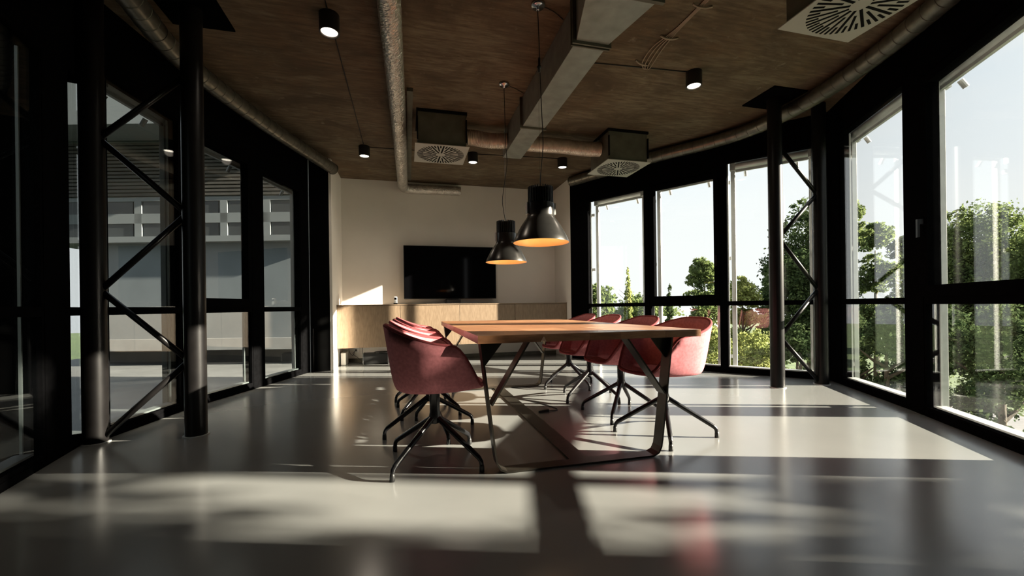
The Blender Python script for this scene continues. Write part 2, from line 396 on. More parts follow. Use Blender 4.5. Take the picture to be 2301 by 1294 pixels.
# corner fillers
def filler(pts, parent, z0=0, z1=CEIL, name='post', m='black'):
    bm = BM(); a = [bm.verts.new((*p, z0)) for p in pts]; b = [bm.verts.new((*p, z1)) for p in pts]; n = len(pts)
    bm.faces.new(a[::-1]); bm.faces.new(b)
    for i in range(n): bm.faces.new((a[i], a[(i + 1) % n], b[(i + 1) % n], b[i]))
    return obj(name, bm, m, parent)
def P2(F, s, o): q = F.p(s, o, 0); return (q[0], q[1])
filler([(2.725, 6.66), P2(FA, -.01, 0), P2(FA, -.01, .10), (2.84, 6.68)], wr)
filler([P2(FA, FA.L, 0), P2(FA, FA.L, .1), P2(FAB, 0, .1)], wr)
filler([P2(FAB, FAB.L, 0), P2(FAB, FAB.L, .1), (4.90, 3.72), P2(FC1, 0, .1)], wr)
filler([P2(FC1, 1.343, 0), P2(FC1, 1.343, .1), P2(FC2, 0, .1)], wr)
filler([P2(FC2, FC2.L, 0), P2(FC2, FC2.L, .1), P2(FD, 0, .1)], wr)
filler([P2(FD, FD.L, 0), P2(FD, FD.L, .1), P2(FD2, 0, .1)], wr)
filler([P2(FL1, FL1.L, 0), P2(FL1, FL1.L, .1), P2(FL2, 0, .1)], wl)
filler([P2(FL4, 1.73, 0), P2(FL4, 1.73, .1), P2(FL5, 0, .1)], wl)
filler([P2(FL2, .93, 0), P2(FL2, .93, .1), (-2.30, 3.48), (-2.17, 3.46)], wl, 2.5, CEIL, 'fascia')
filler([P2(FL2, .93, 0), P2(FL2, .93, .1), (-2.30, 3.48), (-2.17, 3.46)], wl, 0, 0.06, 'plinth')
# black pier at the end of the left facade and thin metal edges on it
filler([(-1.36, 6.46), (-1.105, 6.50), (-1.105, 6.60), (-1.38, 6.60)], wl, 0, CEIL, 'pier_panel', 'blackw')
bm = BM(); tube(bm, [(-1.325, 6.448, 0.02), (-1.325, 6.448, 0.62)], 0.012, 10); obj('edge_tube', bm, 'colm', wl, True)
# back wall and returns
bm = BM(); box(bm, -1.4, 2.95, 7.45, 7.6, 0, CEIL); struct(obj('wall_back', bm, 'white'))
bm = BM(); box(bm, -1.105, -1.07, 6.50, 7.45, 0, CEIL); box(bm, -1.40, -1.105, 6.60, 7.45, 0, CEIL); struct(obj('wall_left_return', bm, 'white'))
bm = BM(); box(bm, 2.72, 2.84, 6.66, 7.45, 0, CEIL); struct(obj('wall_right_return', bm, 'white'))
bm = BM(); box(bm, -1.7, 2.5, -4.15, -4.0, 0, CEIL); struct(obj('wall_rear', bm, 'blackw'))
bm = BM(); box(bm, -1.07, 2.72, 7.436, 7.45, 0, 0.06); struct(obj('baseboard_back', bm, 'galvdark'))

# ------------------------------------------------------------------ lattice columns
def lattice(xa, xb, y, label, up_first, plate_on):
    t = thing('lattice_column', label, 'column', ((xa + xb) / 2, y, 0))
    dx = (xb - xa) / 2
    for s in (-1, 1):
        bm = BM(); cyl(bm, (s * dx, 0), 0.068, 0, CEIL - 0.012, 32); c = obj('tube_column', bm, 'colm', t, True)
        c.data.set_sharp_from_angle(angle=0.8)
        bm = BM(); cyl(bm, (s * dx, 0), 0.080, 0, 0.006, 32); obj('floor_ring', bm, 'rail', c)
    bm = BM(); box(bm, plate_on[0] - .21, plate_on[0] + .21, -.21, .21, CEIL - 0.014, CEIL); obj('cap_plate', bm, 'black', t)
    zs = [0.03, 0.54, 1.05, 1.60, 2.10, 2.60]
    side = up_first
    for a, b in zip(zs, zs[1:]):
        x0 = side * (dx - 0.05); x1 = -side * (dx - 0.05)
        bm = BM(); tube(bm, [(x0, 0, a + .012), (x1, 0, b - .012)], 0.021, 12); obj('brace', bm, 'colm', t, True)
        side = -side
    return t
lattice(3.83, 4.43, 3.61, 'twin black steel columns laced with zigzag braces before the right windows', 1, (-0.30, 1))
lattice(-2.10, -1.50, 3.47, 'twin black steel columns laced with zigzag braces before the left windows', -1, (0.30, 1))

# ------------------------------------------------------------------ table
TX0, TX1, TY0, TY1, TZ = 0.35, 1.70, 2.15, 4.58, 0.75
TY0 = 2.13
tb = thing('meeting_table', 'long oak plank meeting table on a flat steel frame, between the pink chairs', 'table', ((TX0 + TX1) / 2, (TY0 + TY1) / 2, 0))
ox, oy = (TX0 + TX1) / 2, (TY0 + TY1) / 2
ys = [TY0, 2.72, 3.30, 3.92, TY1]
rs = random.Random(3)
cutrows = [[0.71, 0.98, 1.17, 1.46], [0.62, 1.05, 1.38], [0.80, 1.30], [0.58, 0.95, 1.42]]
for i in range(4):
    xs = [TX0] + cutrows[i] + [TX1]
    for j in range(len(xs) - 1):
        bm = BM(); g = 0.0012
        y0 = ys[i] + (0.003 if i else 0); y1 = ys[i + 1] - (0.003 if i < 3 else 0)
        x0 = xs[j] + (g / 2 if j else 0) - ox; x1 = xs[j + 1] - (g / 2 if j < len(xs) - 2 else 0) - ox
        zt = TZ - rs.uniform(0, 0.0012)
        if i == 0 and j in (0, 1):     # small chipped crack on the front edge
            k = 0.018
            if j == 0:
                pr = [(x0, TZ - .042), (x1 - k, TZ - .042), (x1 - .001, zt - .012), (x1, zt), (x0, zt)]
            else:
                pr = [(x0 + k * .8, TZ - .042), (x1, TZ - .042), (x1, zt), (x0, zt), (x0 + .001, zt - .012)]
            a = [bm.verts.new((p[0], y0 - oy, p[1])) for p in pr]; b = [bm.verts.new((p[0], y1 - oy, p[1])) for p in pr]
            bm.faces.new(a); bm.faces.new(b[::-1])
            for q in range(5): bm.faces.new((a[q], a[(q + 1) % 5], b[(q + 1) % 5], b[q]))
        else:
            box(bm, x0, x1, y0 - oy, y1 - oy, TZ - .042, zt)
        obj('plank', bm, 'wood' if rs.random() < .55 else 'wood2', tb)
def strap(name, path, wdir, wd, th, parent):
    # flat bar following a path in the plane perpendicular to wdir
    bm = BM(); pts = [Vector(p) for p in path]; wv = Vector(wdir).normalized() * wd / 2; rings = []
    for i, p in enumerate(pts):
        d1 = (pts[i] - pts[i - 1]).normalized() if i else (pts[1] - pts[0]).normalized()
        d2 = (pts[i + 1] - pts[i]).normalized() if i < len(pts) - 1 else d1
        d = (d1 + d2).normalized(); n = d.cross(wv).normalized() * th / 2
        rings.append([bm.verts.new(p - wv - n), bm.verts.new(p + wv - n), bm.verts.new(p + wv + n), bm.verts.new(p - wv + n)])
    for a, b in zip(rings, rings[1:]):
        for k in range(4): bm.faces.new((a[k], a[(k + 1) % 4], b[(k + 1) % 4], b[k]))
    bm.faces.new(rings[0][::-1]); bm.faces.new(rings[-1])
    return obj(name, bm, 'steel', parent)
def end_frame(yy):
    t = .010; W = (0, 1, 0); wd = .085
    xl0, xl1 = 0.375, 0.455     # left leg top / bottom
    xr0, xr1 = 1.535, 1.455
    zt = TZ - .044
    f = strap('leg_frame', [(xl0 - ox, yy, zt), (0.447 - ox, yy, .10), (0.455 - ox, yy, .055), (0.475 - ox, yy, .022), (0.51 - ox, yy, .006),
                            (1.40 - ox, yy, .006), (1.435 - ox, yy, .022), (1.452 - ox, yy, .055), (1.46 - ox, yy, .10), (xr0 - ox, yy, zt)], W, wd, t, tb)
    for (x0, x1, z1) in ((0.64, 0.425, .37), (1.24, 1.487, .37)):
        s = -1 if x0 < 1 else 1
        strap('diagonal_leg', [(x0 - ox, yy, zt), (x1 - ox - s * .004, yy, z1)], W, wd * .96, t, tb)
    for (x, s) in ((xl0, 1), (xr0, -1)):
        bm = BM(); pr = [(x + s * .006, zt), (x + s * .125, zt), (x + s * .030, zt - .12), (x + s * .016, zt - .13)]
        a = [bm.verts.new((p[0] - ox, yy - .004, p[1])) for p in pr]; b = [bm.verts.new((p[0] - ox, yy + .004, p[1])) for p in pr]
        bm.faces.new(a); bm.faces.new(b[::-1])
        for q in range(4): bm.faces.new((a[q], a[(q + 1) % 4], b[(q + 1) % 4], b[q]))
        obj('gusset_plate', bm, 'steel', tb)
end_frame(2.215 - oy); end_frame(4.50 - oy)
strap('floor_bar', [(0.955 - ox, 2.258 - oy, .005), (0.955 - ox, 4.457 - oy, .005)], (1, 0, 0), .11, .010, tb)

# ------------------------------------------------------------------ chairs
def shell_point(u, v):
    """u angle (0 = back, pi = front), v 0 centre .. 1 rim; chair faces +x"""
    a = abs(math.atan2(math.sin(u), math.cos(u)))       # 0..pi
    # rim height
    def ss(x, a0, a1):
        t = min(max((x - a0) / (a1 - a0), 0), 1); return t * t * (3 - 2 * t)
    h = 0.80 - 0.105 * ss(a, 0.25, 1.75) - 0.015 * ss(a, 1.6, 2.1)
    h = h + (0.452 - h) * ss(a, 1.80, 2.52)
    # rim plan radius (superellipse)
    ca, sa = math.cos(a), math.sin(a)
    ax = 0.285 if ca > 0 else 0.285; bx = 0.292
    n = 2.5
    R = 1.0 / ((abs(ca) / ax) ** n + (abs(sa) / bx) ** n) ** (1 / n)
    # base radius
    axb = 0.235 if ca > 0 else 0.285; bxb = 0.243
    Rb = 1.0 / ((abs(ca) / axb) ** n + (abs(sa) / bxb) ** n) ** (1 / n)
    z0 = 0.425
    vb = 0.52
    if v <= vb:
        t = v / vb; r = Rb * 0.90 * t; z = z0 + 0.010 * (1 - t * t) * 0 + 0.012 * t ** 3
    else:
        t = (v - vb) / (1 - vb)
        rise = h - z0
        # bezier from base edge outward then up
        p0 = (Rb * 0.90, z0 + 0.012); p1 = (Rb * 1.03, z0 + 0.02 + min(rise, .1) * .1); p2 = (Rb + (R - Rb) * .35, z0 + rise * .45); p3 = (R, h)
        b = [(1 - t) ** 3, 3 * t * (1 - t) ** 2, 3 * t * t * (1 - t), t ** 3]
        r = sum(k * p[0] for k, p in zip(b, (p0, p1, p2, p3))); z = sum(k * p[1] for k, p in zip(b, (p0, p1, p2, p3)))
    x = -ca * r; y = math.sin(u) * r if True else 0
    return Vector((x, y, z))
def make_shell():
    nu, nv = 72, 16
    bm = BM(); T = 0.026
    P = [[shell_point(2 * PI * i / nu, j / nv) for i in range(nu)] for j in range(1, nv + 1)]
    c0 = shell_point(0, 0)
    def nrm(j, i):
        a = P[j][(i + 1) % nu] - P[j][i - 1]; b = (P[min(j + 1, nv - 1)][i] - P[max(j - 1, 0)][i])
        n = a.cross(b); 
        if n.length < 1e-9: return Vector((0, 0, 1))
        n.normalize(); 
        return n
    # orient: inner normal points up/in
    outer = [[bm.verts.new(p) for p in row] for row in P]
    inner = []
    for j in range(nv):
        row = []
        for i in range(nu):
            n = nrm(j, i)
            tgt = Vector((-P[j][i].x, -P[j][i].y, 0.6))
            if n.dot(tgt) < 0: n = -n
            k = T if j < nv - 1 else T * .75
            row.append(bm.verts.new(P[j][i] + n * k))
        inner.append(row)
    co_ = bm.verts.new(c0); ci = bm.verts.new(c0 + Vector((0, 0, T)))
    for i in range(nu):
        i2 = (i + 1) % nu
        bm.faces.new((co_, outer[0][i2], outer[0][i])); bm.faces.new((ci, inner[0][i], inner[0][i2]))
        for j in range(nv - 1):
            bm.faces.new((outer[j][i], outer[j][i2], outer[j + 1][i2], outer[j + 1][i]))
            bm.faces.new((inner[j][i], inner[j + 1][i], inner[j + 1][i2], inner[j][i2]))
        bm.faces.new((outer[-1][i], outer[-1][i2], inner[-1][i2], inner[-1][i]))
    rim = [(outer[-1][i].co + inner[-1][i].co) / 2 for i in range(nu)]
    return bm, [r.copy() for r in rim]
def closed_tube(bm, pts, r, n=8):
    N = len(pts); rings = []
    for i in range(N):
        d = (pts[(i + 1) % N] - pts[i - 1]).normalized(); u = d.cross(Vector((0, 0, 1)));
        u = u.normalized() if u.length > 1e-4 else d.orthogonal().normalized(); v = d.cross(u)
        rings.append([bm.verts.new(pts[i] + (u * math.cos(2 * PI * k / n) + v * math.sin(2 * PI * k / n)) * r) for k in range(n)])
    for i in range(N):
        for k in range(n): bm.faces.new((rings[i][k], rings[i][(k + 1) % n], rings[(i + 1) % N][(k + 1) % n], rings[(i + 1) % N][k]))
CG = {'L': 'pink tub chairs on the left side of the table', 'R': 'pink tub chairs on the right side of the table'}
chair0 = None
def build_chair():
    t = thing('tub_chair', 'x', 'chair')
    bm, rim = make_shell()
    s = obj('seat_shell', bm, 'fabric', t, True)
    bm = BM(); closed_tube(bm, rim, 0.0105, 8); obj('edge_piping', bm, 'piping', s, True)
    b = bpy.data.objects.new('swivel_base', None)
    bm = BM(); lathe(bm, [(0, .418), (.07, .424), (.07, .414), (.034, .405), (.031, .40), (.029, .29), (.036, .262), (.030, .225), (0, .215)], 24)
    base = obj('centre_post', bm, 'chairmetal', t, True)
    base.data.set_sharp_from_angle(angle=0.7)
    for k in range(4):
        a = PI / 4 + k * PI / 2; ca, sa = math.cos(a), math.sin(a)
        pts = [(.012, .262), (.045, .240), (.285, .092), (.318, .068), (.330, .050), (.333, .012)]
        bm = BM(); tube(bm, smooth_path([(p[0] * ca, p[0] * sa, p[1]) for p in pts], 3), .012, 10, True,
                        rr=[.018, .0175, .017, .0165, .016, .0155, .015, .0145, .014, .0135, .013, .0128, .0125, .012, .012, .012])
        leg = obj('leg', bm, 'chairmetal', base, True)
        bm = BM(); lathe(bm, [(0, 0), (.0125, 0), (.0145, .003), (.0135, .03), (.011, .042), (0, .043)], 14, (.333 * ca, .333 * sa, 0))
        # kept at second level so that the leg carries no deeper nesting
        obj('foot_glide', bm, 'plastic', base, True)
    return t
chair0 = build_chair()
def place(first, x, y, face, baserot, label, grp):
    global chair0
    if first: c = chair0; c.location = (x, y, 0); c.rotation_euler = (0, 0, face); c['label'] = label; c['group'] = grp
    else: c = dup(chair0, (x, y, 0), face, label, grp)
    for ch in c.children:
        if ch.name.startswith('centre_post'): ch.rotation_euler = (0, 0, baserot - face)
    return c
d = math.radians
place(True, 0.145, 2.475, d(3), d(0), 'pink fabric tub chair on the left, nearest the camera, its base fully in view', CG['L'])
place(False, 0.150, 3.07, d(2), d(-28), 'pink tub chair second from the camera in the left row', CG['L'])
place(False, 0.155, 3.68, d(1), d(5), 'pink tub chair third from the camera in the left row', CG['L'])
place(False, 0.165, 4.27, d(2), d(-15), 'pink tub chair furthest back in the left row, nearest the low cabinet', CG['L'])
place(False, 1.715, 2.53, d(182), d(17), 'sunlit pink tub chair nearest the camera on the right, behind the thick table leg', CG['R'])
place(False, 1.705, 3.11, d(180), d(4), 'pink tub chair second from the camera in the right row', CG['R'])
place(False, 1.715, 3.74, d(180), d(-18), 'pink tub chair third from the camera in the right row', CG['R'])
place(False, 1.745, 4.36, d(180), d(-27), 'pink tub chair furthest back in the right row, nearest the white wall', CG['R'])

# ------------------------------------------------------------------ pendant lamps
def pendant(x, y, zr, label, cpts):
    t = thing('pendant_lamp', label, 'lamp', (x, y, zr), 0, 'bell pendant lamps above the table')
    k = 1.0
    prof = [(.205, 0), (.2035, .006), (.150, .125), (.128, .168), (.112, .192), (.105, .200), (.105, .205), (.0985, .205), (.1065, .190), (.124, .165), (.146, .122), (.198, .004)]
    prof = [(.203, 0), (.202, .006), (.188, .040), (.150, .112), (.120, .158), (.104, .180), (.0985, .196), (.0985, .282), (.092, .282),
            (.092, .196), (.099, .176), (.116, .152), (.146, .107), (.184, .038), (.1985, .004)]
    bm = BM(); lathe(bm, prof[:9], 48); sh = obj('lamp_shade', bm, 'lampblack', t, True); sh.data.set_sharp_from_angle(angle=0.6)
    bm = BM(); lathe(bm, [(.203, 0), (.1985, .003)] + [(r - .0025, z) for r, z in prof[::-1][1:6][::-1]][::-1] + [(.03, .200), (0, .205)], 48)
    ln = obj('shade_lining', bm, 'gold', t, True)
    bm = BM(); lathe(bm, [(0, .175), (.05, .178), (.055, .19), (0, .20)], 24); obj('bulb_disc', bm, 'bulb', t)
    bm = BM(); cyl(bm, (0, 0), .074, .205, .392, 32); core = obj('heat_sink', bm, 'lampfin', t)
    bm = BM()
    for i in range(30):
        a = 2 * PI * i / 30; ca, sa = math.cos(a), math.sin(a); h = .0028
        pa = [(.070, -h), (.0925, -h), (.0925, h), (.070, h)]
        hexa(bm, [(r * ca - q * sa, r * sa + q * ca, .285) for r, q in pa] + [(r * ca - q * sa, r * sa + q * ca, .402 if i % 1 == 0 else .4) for r, q in pa])
    obj('cooling_fins', bm, 'lampfin', t)
    bm = BM(); 
    hexa(bm, [(.098, -.022, .205), (.109, -.022, .205), (.109, .022, .205), (.098, .022, .205), (.098, -.022, .288), (.109, -.022, .288), (.109, .022, .288), (.098, .022, .288)])
    hexa(bm, [(-.109, -.022, .205), (-.098, -.022, .205), (-.098, .022, .205), (-.109, .022, .205), (-.109, -.022, .288), (-.098, -.022, .288), (-.098, .022, .288), (-.109, .022, .288)])
    obj('side_bracket', bm, 'frame_out', t)
    bm = BM(); tube(bm, smooth_path(cpts, 8), .0032, 6); obj('cable', bm, 'cable', t, True)
    bm = BM(); tube(bm, [(0, .01, .40), (0.0, .012, CEIL - zr - .03)], .0011, 5); obj('steel_wire', bm, 'chrome', t)
    zt = CEIL - zr
    bm = BM(); lathe(bm, [(0, zt), (.052, zt), (.052, zt - .012), (.045, zt - .022), (.012, zt - .026), (.012, zt - .045), (0, zt - .045)], 32); obj('ceiling_rose', bm, 'chrome', t, True)
    li = bpy.data.lights.new('lamp_light', 'POINT'); li.energy = 1.5; li.color = (1, .80, .52); li.shadow_soft_size = .03
    lo = bpy.data.objects.new('lamp_light', li); C.objects.link(lo); lo.parent = t; lo.location = (0, 0, .11)
    return t
pn = pendant(0.945, 2.87, 1.362, 'larger-looking black bell pendant lamp with orange lining, nearer the camera', [(0, 0, .39), (.004, 0, .5), (.025, 0, .72), (.018, 0, .95), (.010, 0, 1.20), (.004, 0, 1.5), (-.004, 0, CEIL - 1.362 - .03)])
pendant(0.945, 3.97, 1.338, 'black bell pendant lamp further back, hanging in front of the screen', [(0, 0, .39), (-.02, 0, .50), (-.03, 0, .62), (-.005, 0, .80), (.020, 0, .98), (.010, 0, 1.15), (.004, 0, 1.45), (0, 0, CEIL - 1.338 - .03)])
bm = BM(); lathe(bm, [(0, 1.24), (.009, 1.24), (.009, 1.27), (.016, 1.275), (.016, 1.285), (.009, 1.29), (.009, 1.345), (0, 1.345)], 12, (.003, 0, 0)); obj('cable_clip', bm, 'plastic', pn, True)
# ------------------------------------------------------------------ spots
def spot(x, y, label):
    t = thing('ceiling_spot', label, 'lamp', (x, y, CEIL), 0, 'black cylinder spotlights on the ceiling')
    bm = BM(); lathe(bm, [(0, 0), (.072, 0), (.072, -.135), (.067, -.137), (.062, -.135), (.062, -.118), (0, -.118)], 36); o = obj('housing', bm, 'plastic', t, True); o.data.set_sharp_from_angle(angle=0.6)
    bm = BM(); lathe(bm, [(.0615, -.134), (.056, -.120), (.052, -.1185), (.0605, -.1215)], 36, closed=True); obj('reflector_ring', bm, 'whiteplast', t, True)
    bm = BM(); lathe(bm, [(0, -.1195), (.0605, -.1195), (.0605, -.126), (0, -.126)], 36); obj('light_disc', bm, 'spotglow', t)
    li = bpy.data.lights.new('spot_light', 'SPOT'); li.energy = 26; li.color = (1, .86, .70); li.spot_size = d(150); li.spot_blend = 1.0; li.shadow_soft_size = .05
    lo = bpy.data.objects.new('spot_light', li); C.objects.link(lo); lo.parent = t; lo.location = (0, 0, -.15)
SP = [(-.545, 3.33, 'black cylinder ceiling spot at the upper left, nearest of the left line'), (-.55, 5.93, 'black cylinder ceiling spot left of the foil duct, near the back wall'),
      (.925, 5.87, 'black cylinder ceiling spot beside the left square diffuser'), (2.26, 5.80, 'black cylinder ceiling spot between the rectangular duct and right diffuser'),
      (2.655, 3.38, 'black cylinder ceiling spot alone on the right, beyond the white cables')]
for s in SP: spot(*s)

# ------------------------------------------------------------------ ducts
def ring_duct(name, label, path, r, step, m='spiral'):
    t = thing(name, label, 'duct', (0, 0, 0))
    pts = smooth_path(path, 10)
    # resample
    acc = [pts[0]]; dist = 0; segs = []
    L_ = [0]
    for a, b in zip(pts, pts[1:]): L_.append(L_[-1] + (b - a).length)
    tot = L_[-1]; n = int(tot / step)
    def at(s):
        for i in range(len(L_) - 1):
            if s <= L_[i + 1] + 1e-9:
                k = (s - L_[i]) / max(L_[i + 1] - L_[i], 1e-9); return pts[i].lerp(pts[i + 1], k)
        return pts[-1]
    for i in range(n):
        s0 = tot * i / n; s1 = tot * (i + 1) / n; e = 0.007
        bm = BM(); tube(bm, [at(s0), at((s0 + s1) / 2), at(s1)], r, 24, False); o = obj('duct_section', bm, m, t, True)
        bm = BM(); tube(bm, [at(s0), at(s0 + .005)], r + .0028, 24, True); obj('seam', bm, 'galvdark', o, True)
    for s, q in ((0, pts[0] - pts[1]), (tot, pts[-1] - pts[-2])):
        bm = BM(); c = at(s); dd = q.normalized(); tube(bm, [c - dd * .012, c + dd * .002], r + .004, 20); obj('end_cap', bm, m, t)
    return t
zd = 2.93
def sc_(pts, z=zd, zref=2.98):   # slide points measured at zref along their sight line to z
    k = (z - EYE) / (zref - EYE); return [(p[0] * k, p[1] * k, z) for p in pts]
ring_duct('spiral_duct', 'round spiral metal duct running along the top of the left windows',
          sc_([(-1.055, 6.60), (-1.515, 5.185), (-1.756, 4.189), (-1.80, 3.754), (-1.765, 3.289), (-1.70, 2.6), (-1.60, 1.6)]), .078, .115)
ring_duct('spiral_duct', 'round spiral metal duct bending along the top of the right windows',
          sc_([(2.665, 6.472), (3.059, 5.758), (3.42, 5.10), (3.77, 4.60), (4.00, 4.104), (4.04, 3.516), (3.95, 2.944), (3.80, 2.474), (3.62, 2.05), (3.3, 1.4), (3.0, .5)], 2.99), .078, .135)
def foil_tube(name, label, path, r, seed, amp=.006, n=28, step=.018, corr=None, m='foil', extra=None):
    rs2 = random.Random(seed); pts = smooth_path(path, 8)
    L_ = [0]
    for a, b in zip(pts, pts[1:]): L_.append(L_[-1] + (b - a).length)
    tot = L_[-1]; N = int(tot / step); P = []
    j = 0
    for i in range(N + 1):
        s = tot * i / N
        while j < len(L_) - 2 and L_[j + 1] < s: j += 1
        k = (s - L_[j]) / max(L_[j + 1] - L_[j], 1e-9); P.append(pts[j].lerp(pts[j + 1], min(k, 1)))
    bm = BM(); rings = []; prev = None
    for i, p in enumerate(P):
        a = P[max(i - 1, 0)]; b = P[min(i + 1, N)]; dd = (b - a).normalized()
        u = dd.orthogonal().normalized() if prev is None else (prev - dd * prev.dot(dd)).normalized(); prev = u; v = dd.cross(u)
        base = r
        if corr: base = r + (.0045 if i % 2 else -.0045)
        rings.append([bm.verts.new(p + (u * math.cos(2 * PI * k / n) + v * math.sin(2 * PI * k / n)) * (base + rs2.uniform(-amp, amp))) for k in range(n)])
    for a, b in zip(rings, rings[1:]):
        for k in range(n): bm.faces.new((a[k], a[(k + 1) % n], b[(k + 1) % n], b[k]))
    bm.faces.new(rings[0][::-1]); bm.faces.new(rings[-1])
    return obj(name, bm, m, None, False)
t = foil_tube('foil_duct', '', [(-.13, 1.2, 2.99), (-.10, 3.0, 2.99), (-.075, 5.0, 2.98), (-.065, 6.9, 2.965), (-.055, 7.20, 2.955), (-.01, 7.31, 2.95), (.10, 7.335, 2.95), (.5, 7.335, 2.955), (.895, 7.335, 2.955), (.912, 7.335, 2.955)], .080, 5, .0024, 44, .0105)
tag(t, 'wrinkled silver foil duct running down the ceiling and turning along the white wall', 'duct')
t = foil_tube('flexible_duct', '', [(.70, 4.93, 2.93), (.78, 4.93, 2.935), (.98, 4.95, 2.925), (1.194, 4.93, 2.93)], .088, 8, .0012, 28, .009, True, 'flex')
tag(t, 'short corrugated duct between the left diffuser box and the rectangular duct', 'duct', 'corrugated duct pieces')
t = foil_tube('flexible_duct', '', [(1.437, 4.95, 2.93), (1.6, 4.95, 2.93), (1.9, 4.96, 2.94), (2.2, 4.95, 2.925), (2.44, 4.94, 2.93)], .088, 9, .0012, 28, .009, True, 'flex')
tag(t, 'longer corrugated duct from the rectangular duct to the right diffuser box', 'duct', 'corrugated duct pieces')
# rectangular duct
rd = thing('rectangular_duct', 'galvanised rectangular air duct with flanges, above the table', 'duct', (0, 0, 0))
zb = 2.80
bm = BM(); box(bm, 1.195, 1.435, 4.20, 5.14, zb, CEIL - .003); obj('duct_body', bm, 'galv', rd, bevel=.003)
bm = BM(); box(bm, 1.192, 1.438, 2.80, 4.19, zb - .004, CEIL - .003); obj('duct_body', bm, 'galv', rd, bevel=.003)
bm = BM(); box(bm, 1.165, 1.455, 4.185, 4.197, zb - .022, CEIL - .003); obj('flange', bm, 'galvdark', rd)
bm = BM(); box(bm, 1.168, 1.452, 4.199, 4.210, zb - .020, CEIL - .003); obj('flange', bm, 'galvdark', rd)
bm = BM(); box(bm, 1.160, 1.462, 2.775, 2.787, zb - .026, CEIL - .003); obj('flange', bm, 'galvdark', rd)
bm = BM(); box(bm, 1.160, 1.462, 2.745, 2.757, zb - .026, CEIL - .003); obj('flange', bm, 'galvdark', rd)
bm = BM(); box(bm, 1.185, 1.440, 2.757, 2.80, zb - .006, CEIL - .003); obj('collar', bm, 'galvdark', rd)
bm = BM(); hexa(bm, [(1.06, 2.27, zb - .01), (1.535, 2.27, zb - .01), (1.437, 2.745, zb - .006), (1.188, 2.745, zb - .006), (1.06, 2.27, CEIL), (1.535, 2.27, CEIL), (1.437, 2.745, CEIL), (1.188, 2.745, CEIL)])
obj('transition_piece', bm, 'galv', rd, bevel=.003)
bm = BM(); box(bm, 1.03, 1.565, 2.245, 2.27, zb - .035, CEIL - .003); obj('flange', bm, 'galvdark', rd)
bm = BM(); box(bm, 1.06, 1.535, .5, 2.245, zb - .01, CEIL - .003); obj('duct_body', bm, 'galv', rd, bevel=.003)
# diffuser boxes
def diffuser(x, y, label):
    t = thing('air_diffuser', label, 'vent', (x, y, CEIL), 0, 'square ceiling diffusers with swirl slots')
    zp = -(CEIL - 2.70)
    bm = BM(); box(bm, -.265, .265, -.265, .265, zp + .008, -.03); obj('plenum_box', bm, 'galvdark', t, bevel=.003)
    bm = BM(); box(bm, -.28, .28, -.28, .28, -.03, 0); obj('top_gasket', bm, 'slot', t)
    bm = BM(); box(bm, -.30, .30, -.30, .30, zp, zp + .008)
    pl = obj('face_plate', bm, 'grille', t, bevel=.002)
    K = 48
    for i in range(K):
        a = 2 * PI * (i + .5) / K
        r1 = .272
        if i % 4 == 0: rr0, wd = .055, .0085
        elif i % 4 == 2: rr0, wd = .110, .0075
        else: rr0, wd = .205, .0075
        ca, sa = math.cos(a), math.sin(a); bm = BM()
        q = [(rr0, -wd), (r1, -wd), (r1, wd), (rr0, wd)]
        hexa(bm, [(r * ca - h * sa, r * sa + h * ca, zp - .0015) for r, h in q] + [(r * ca - h * sa, r * sa + h * ca, zp + .004) for r, h in q])
        obj('slot', bm, 'slot', pl)
    for sx in (-1, 1):
        bm = BM(); box(bm, sx * .27 - .006, sx * .27 + .006, -.285, -.262, zp + .06, -.09); obj('edge_strip', bm, 'slot', t)
diffuser(.395, 4.93, 'square diffuser with radial slots just right of the foil duct')
diffuser(2.71, 4.95, 'square diffuser with radial slots beside the far right windows, brightly lit')
diffuser(2.68, 1.91, 'large-looking square diffuser with radial slots at the upper right edge')

# ------------------------------------------------------------------ ceiling cables
def cable(name, label, pts, r, m='cable', cat='cable', k=6, parent=None, grp=None):
    bm = BM(); tube(bm, smooth_path(pts, k), r, 6); o = obj(name, bm, m, parent, True)
    if parent is None: tag(o, label, cat, grp)
    return o
zq = CEIL - .006
cable('ceiling_cable', 'thin black cable on the ceiling between the two left spots', [(-.545, 1.2, zq), (-.545, 3.25, zq)], .0045, k=1)
cable('ceiling_cable', 'thin black cable on the ceiling from the near left spot back to the far one', [(-.545, 3.41, zq), (-.55, 5.85, zq)], .0045, k=1)
cable('ceiling_cable', 'thin black cable crossing under the foil duct towards the back spots', [(-.475, 5.93, zq), (.1, 5.91, zq), (.85, 5.87, zq)], .0045, k=1)
cable('ceiling_cable', 'thin black cable from the middle back spot to the right back spot', [(1.0, 5.87, zq), (1.6, 5.83, zq), (2.185, 5.80, zq)], .0045, k=1)
cable('ceiling_cable', 'thin black cable from the rectangular duct to the lone right spot', [(1.44, 3.46, zq), (2.0, 3.42, zq), (2.58, 3.38, zq)], .0045, k=1)
cable('ceiling_cable', 'thin dark wire from the far lamp rose to the rectangular duct', [(.99, 3.985, zq), (1.08, 4.03, zq), (1.185, 4.10, zq)], .003, k=3)
cable('ceiling_cable', 'thin dark wire from the near lamp rose to the rectangular duct', [(.99, 2.88, zq), (1.08, 2.91, zq), (1.185, 2.98, zq)], .003, k=3)
bm = BM(); box(bm, .015, .075, 4.25, 7.25, CEIL - .035, CEIL - .001); t = obj('cable_channel', bm, 'galvdark', None); tag(t, 'flat brown metal channel on the ceiling between foil duct and left diffuser', 'channel')
wc = thing('cable_bundle', 'bundle of beige wires tied along the ceiling, right of the rectangular duct', 'cable', (2.1, 2.9, CEIL))
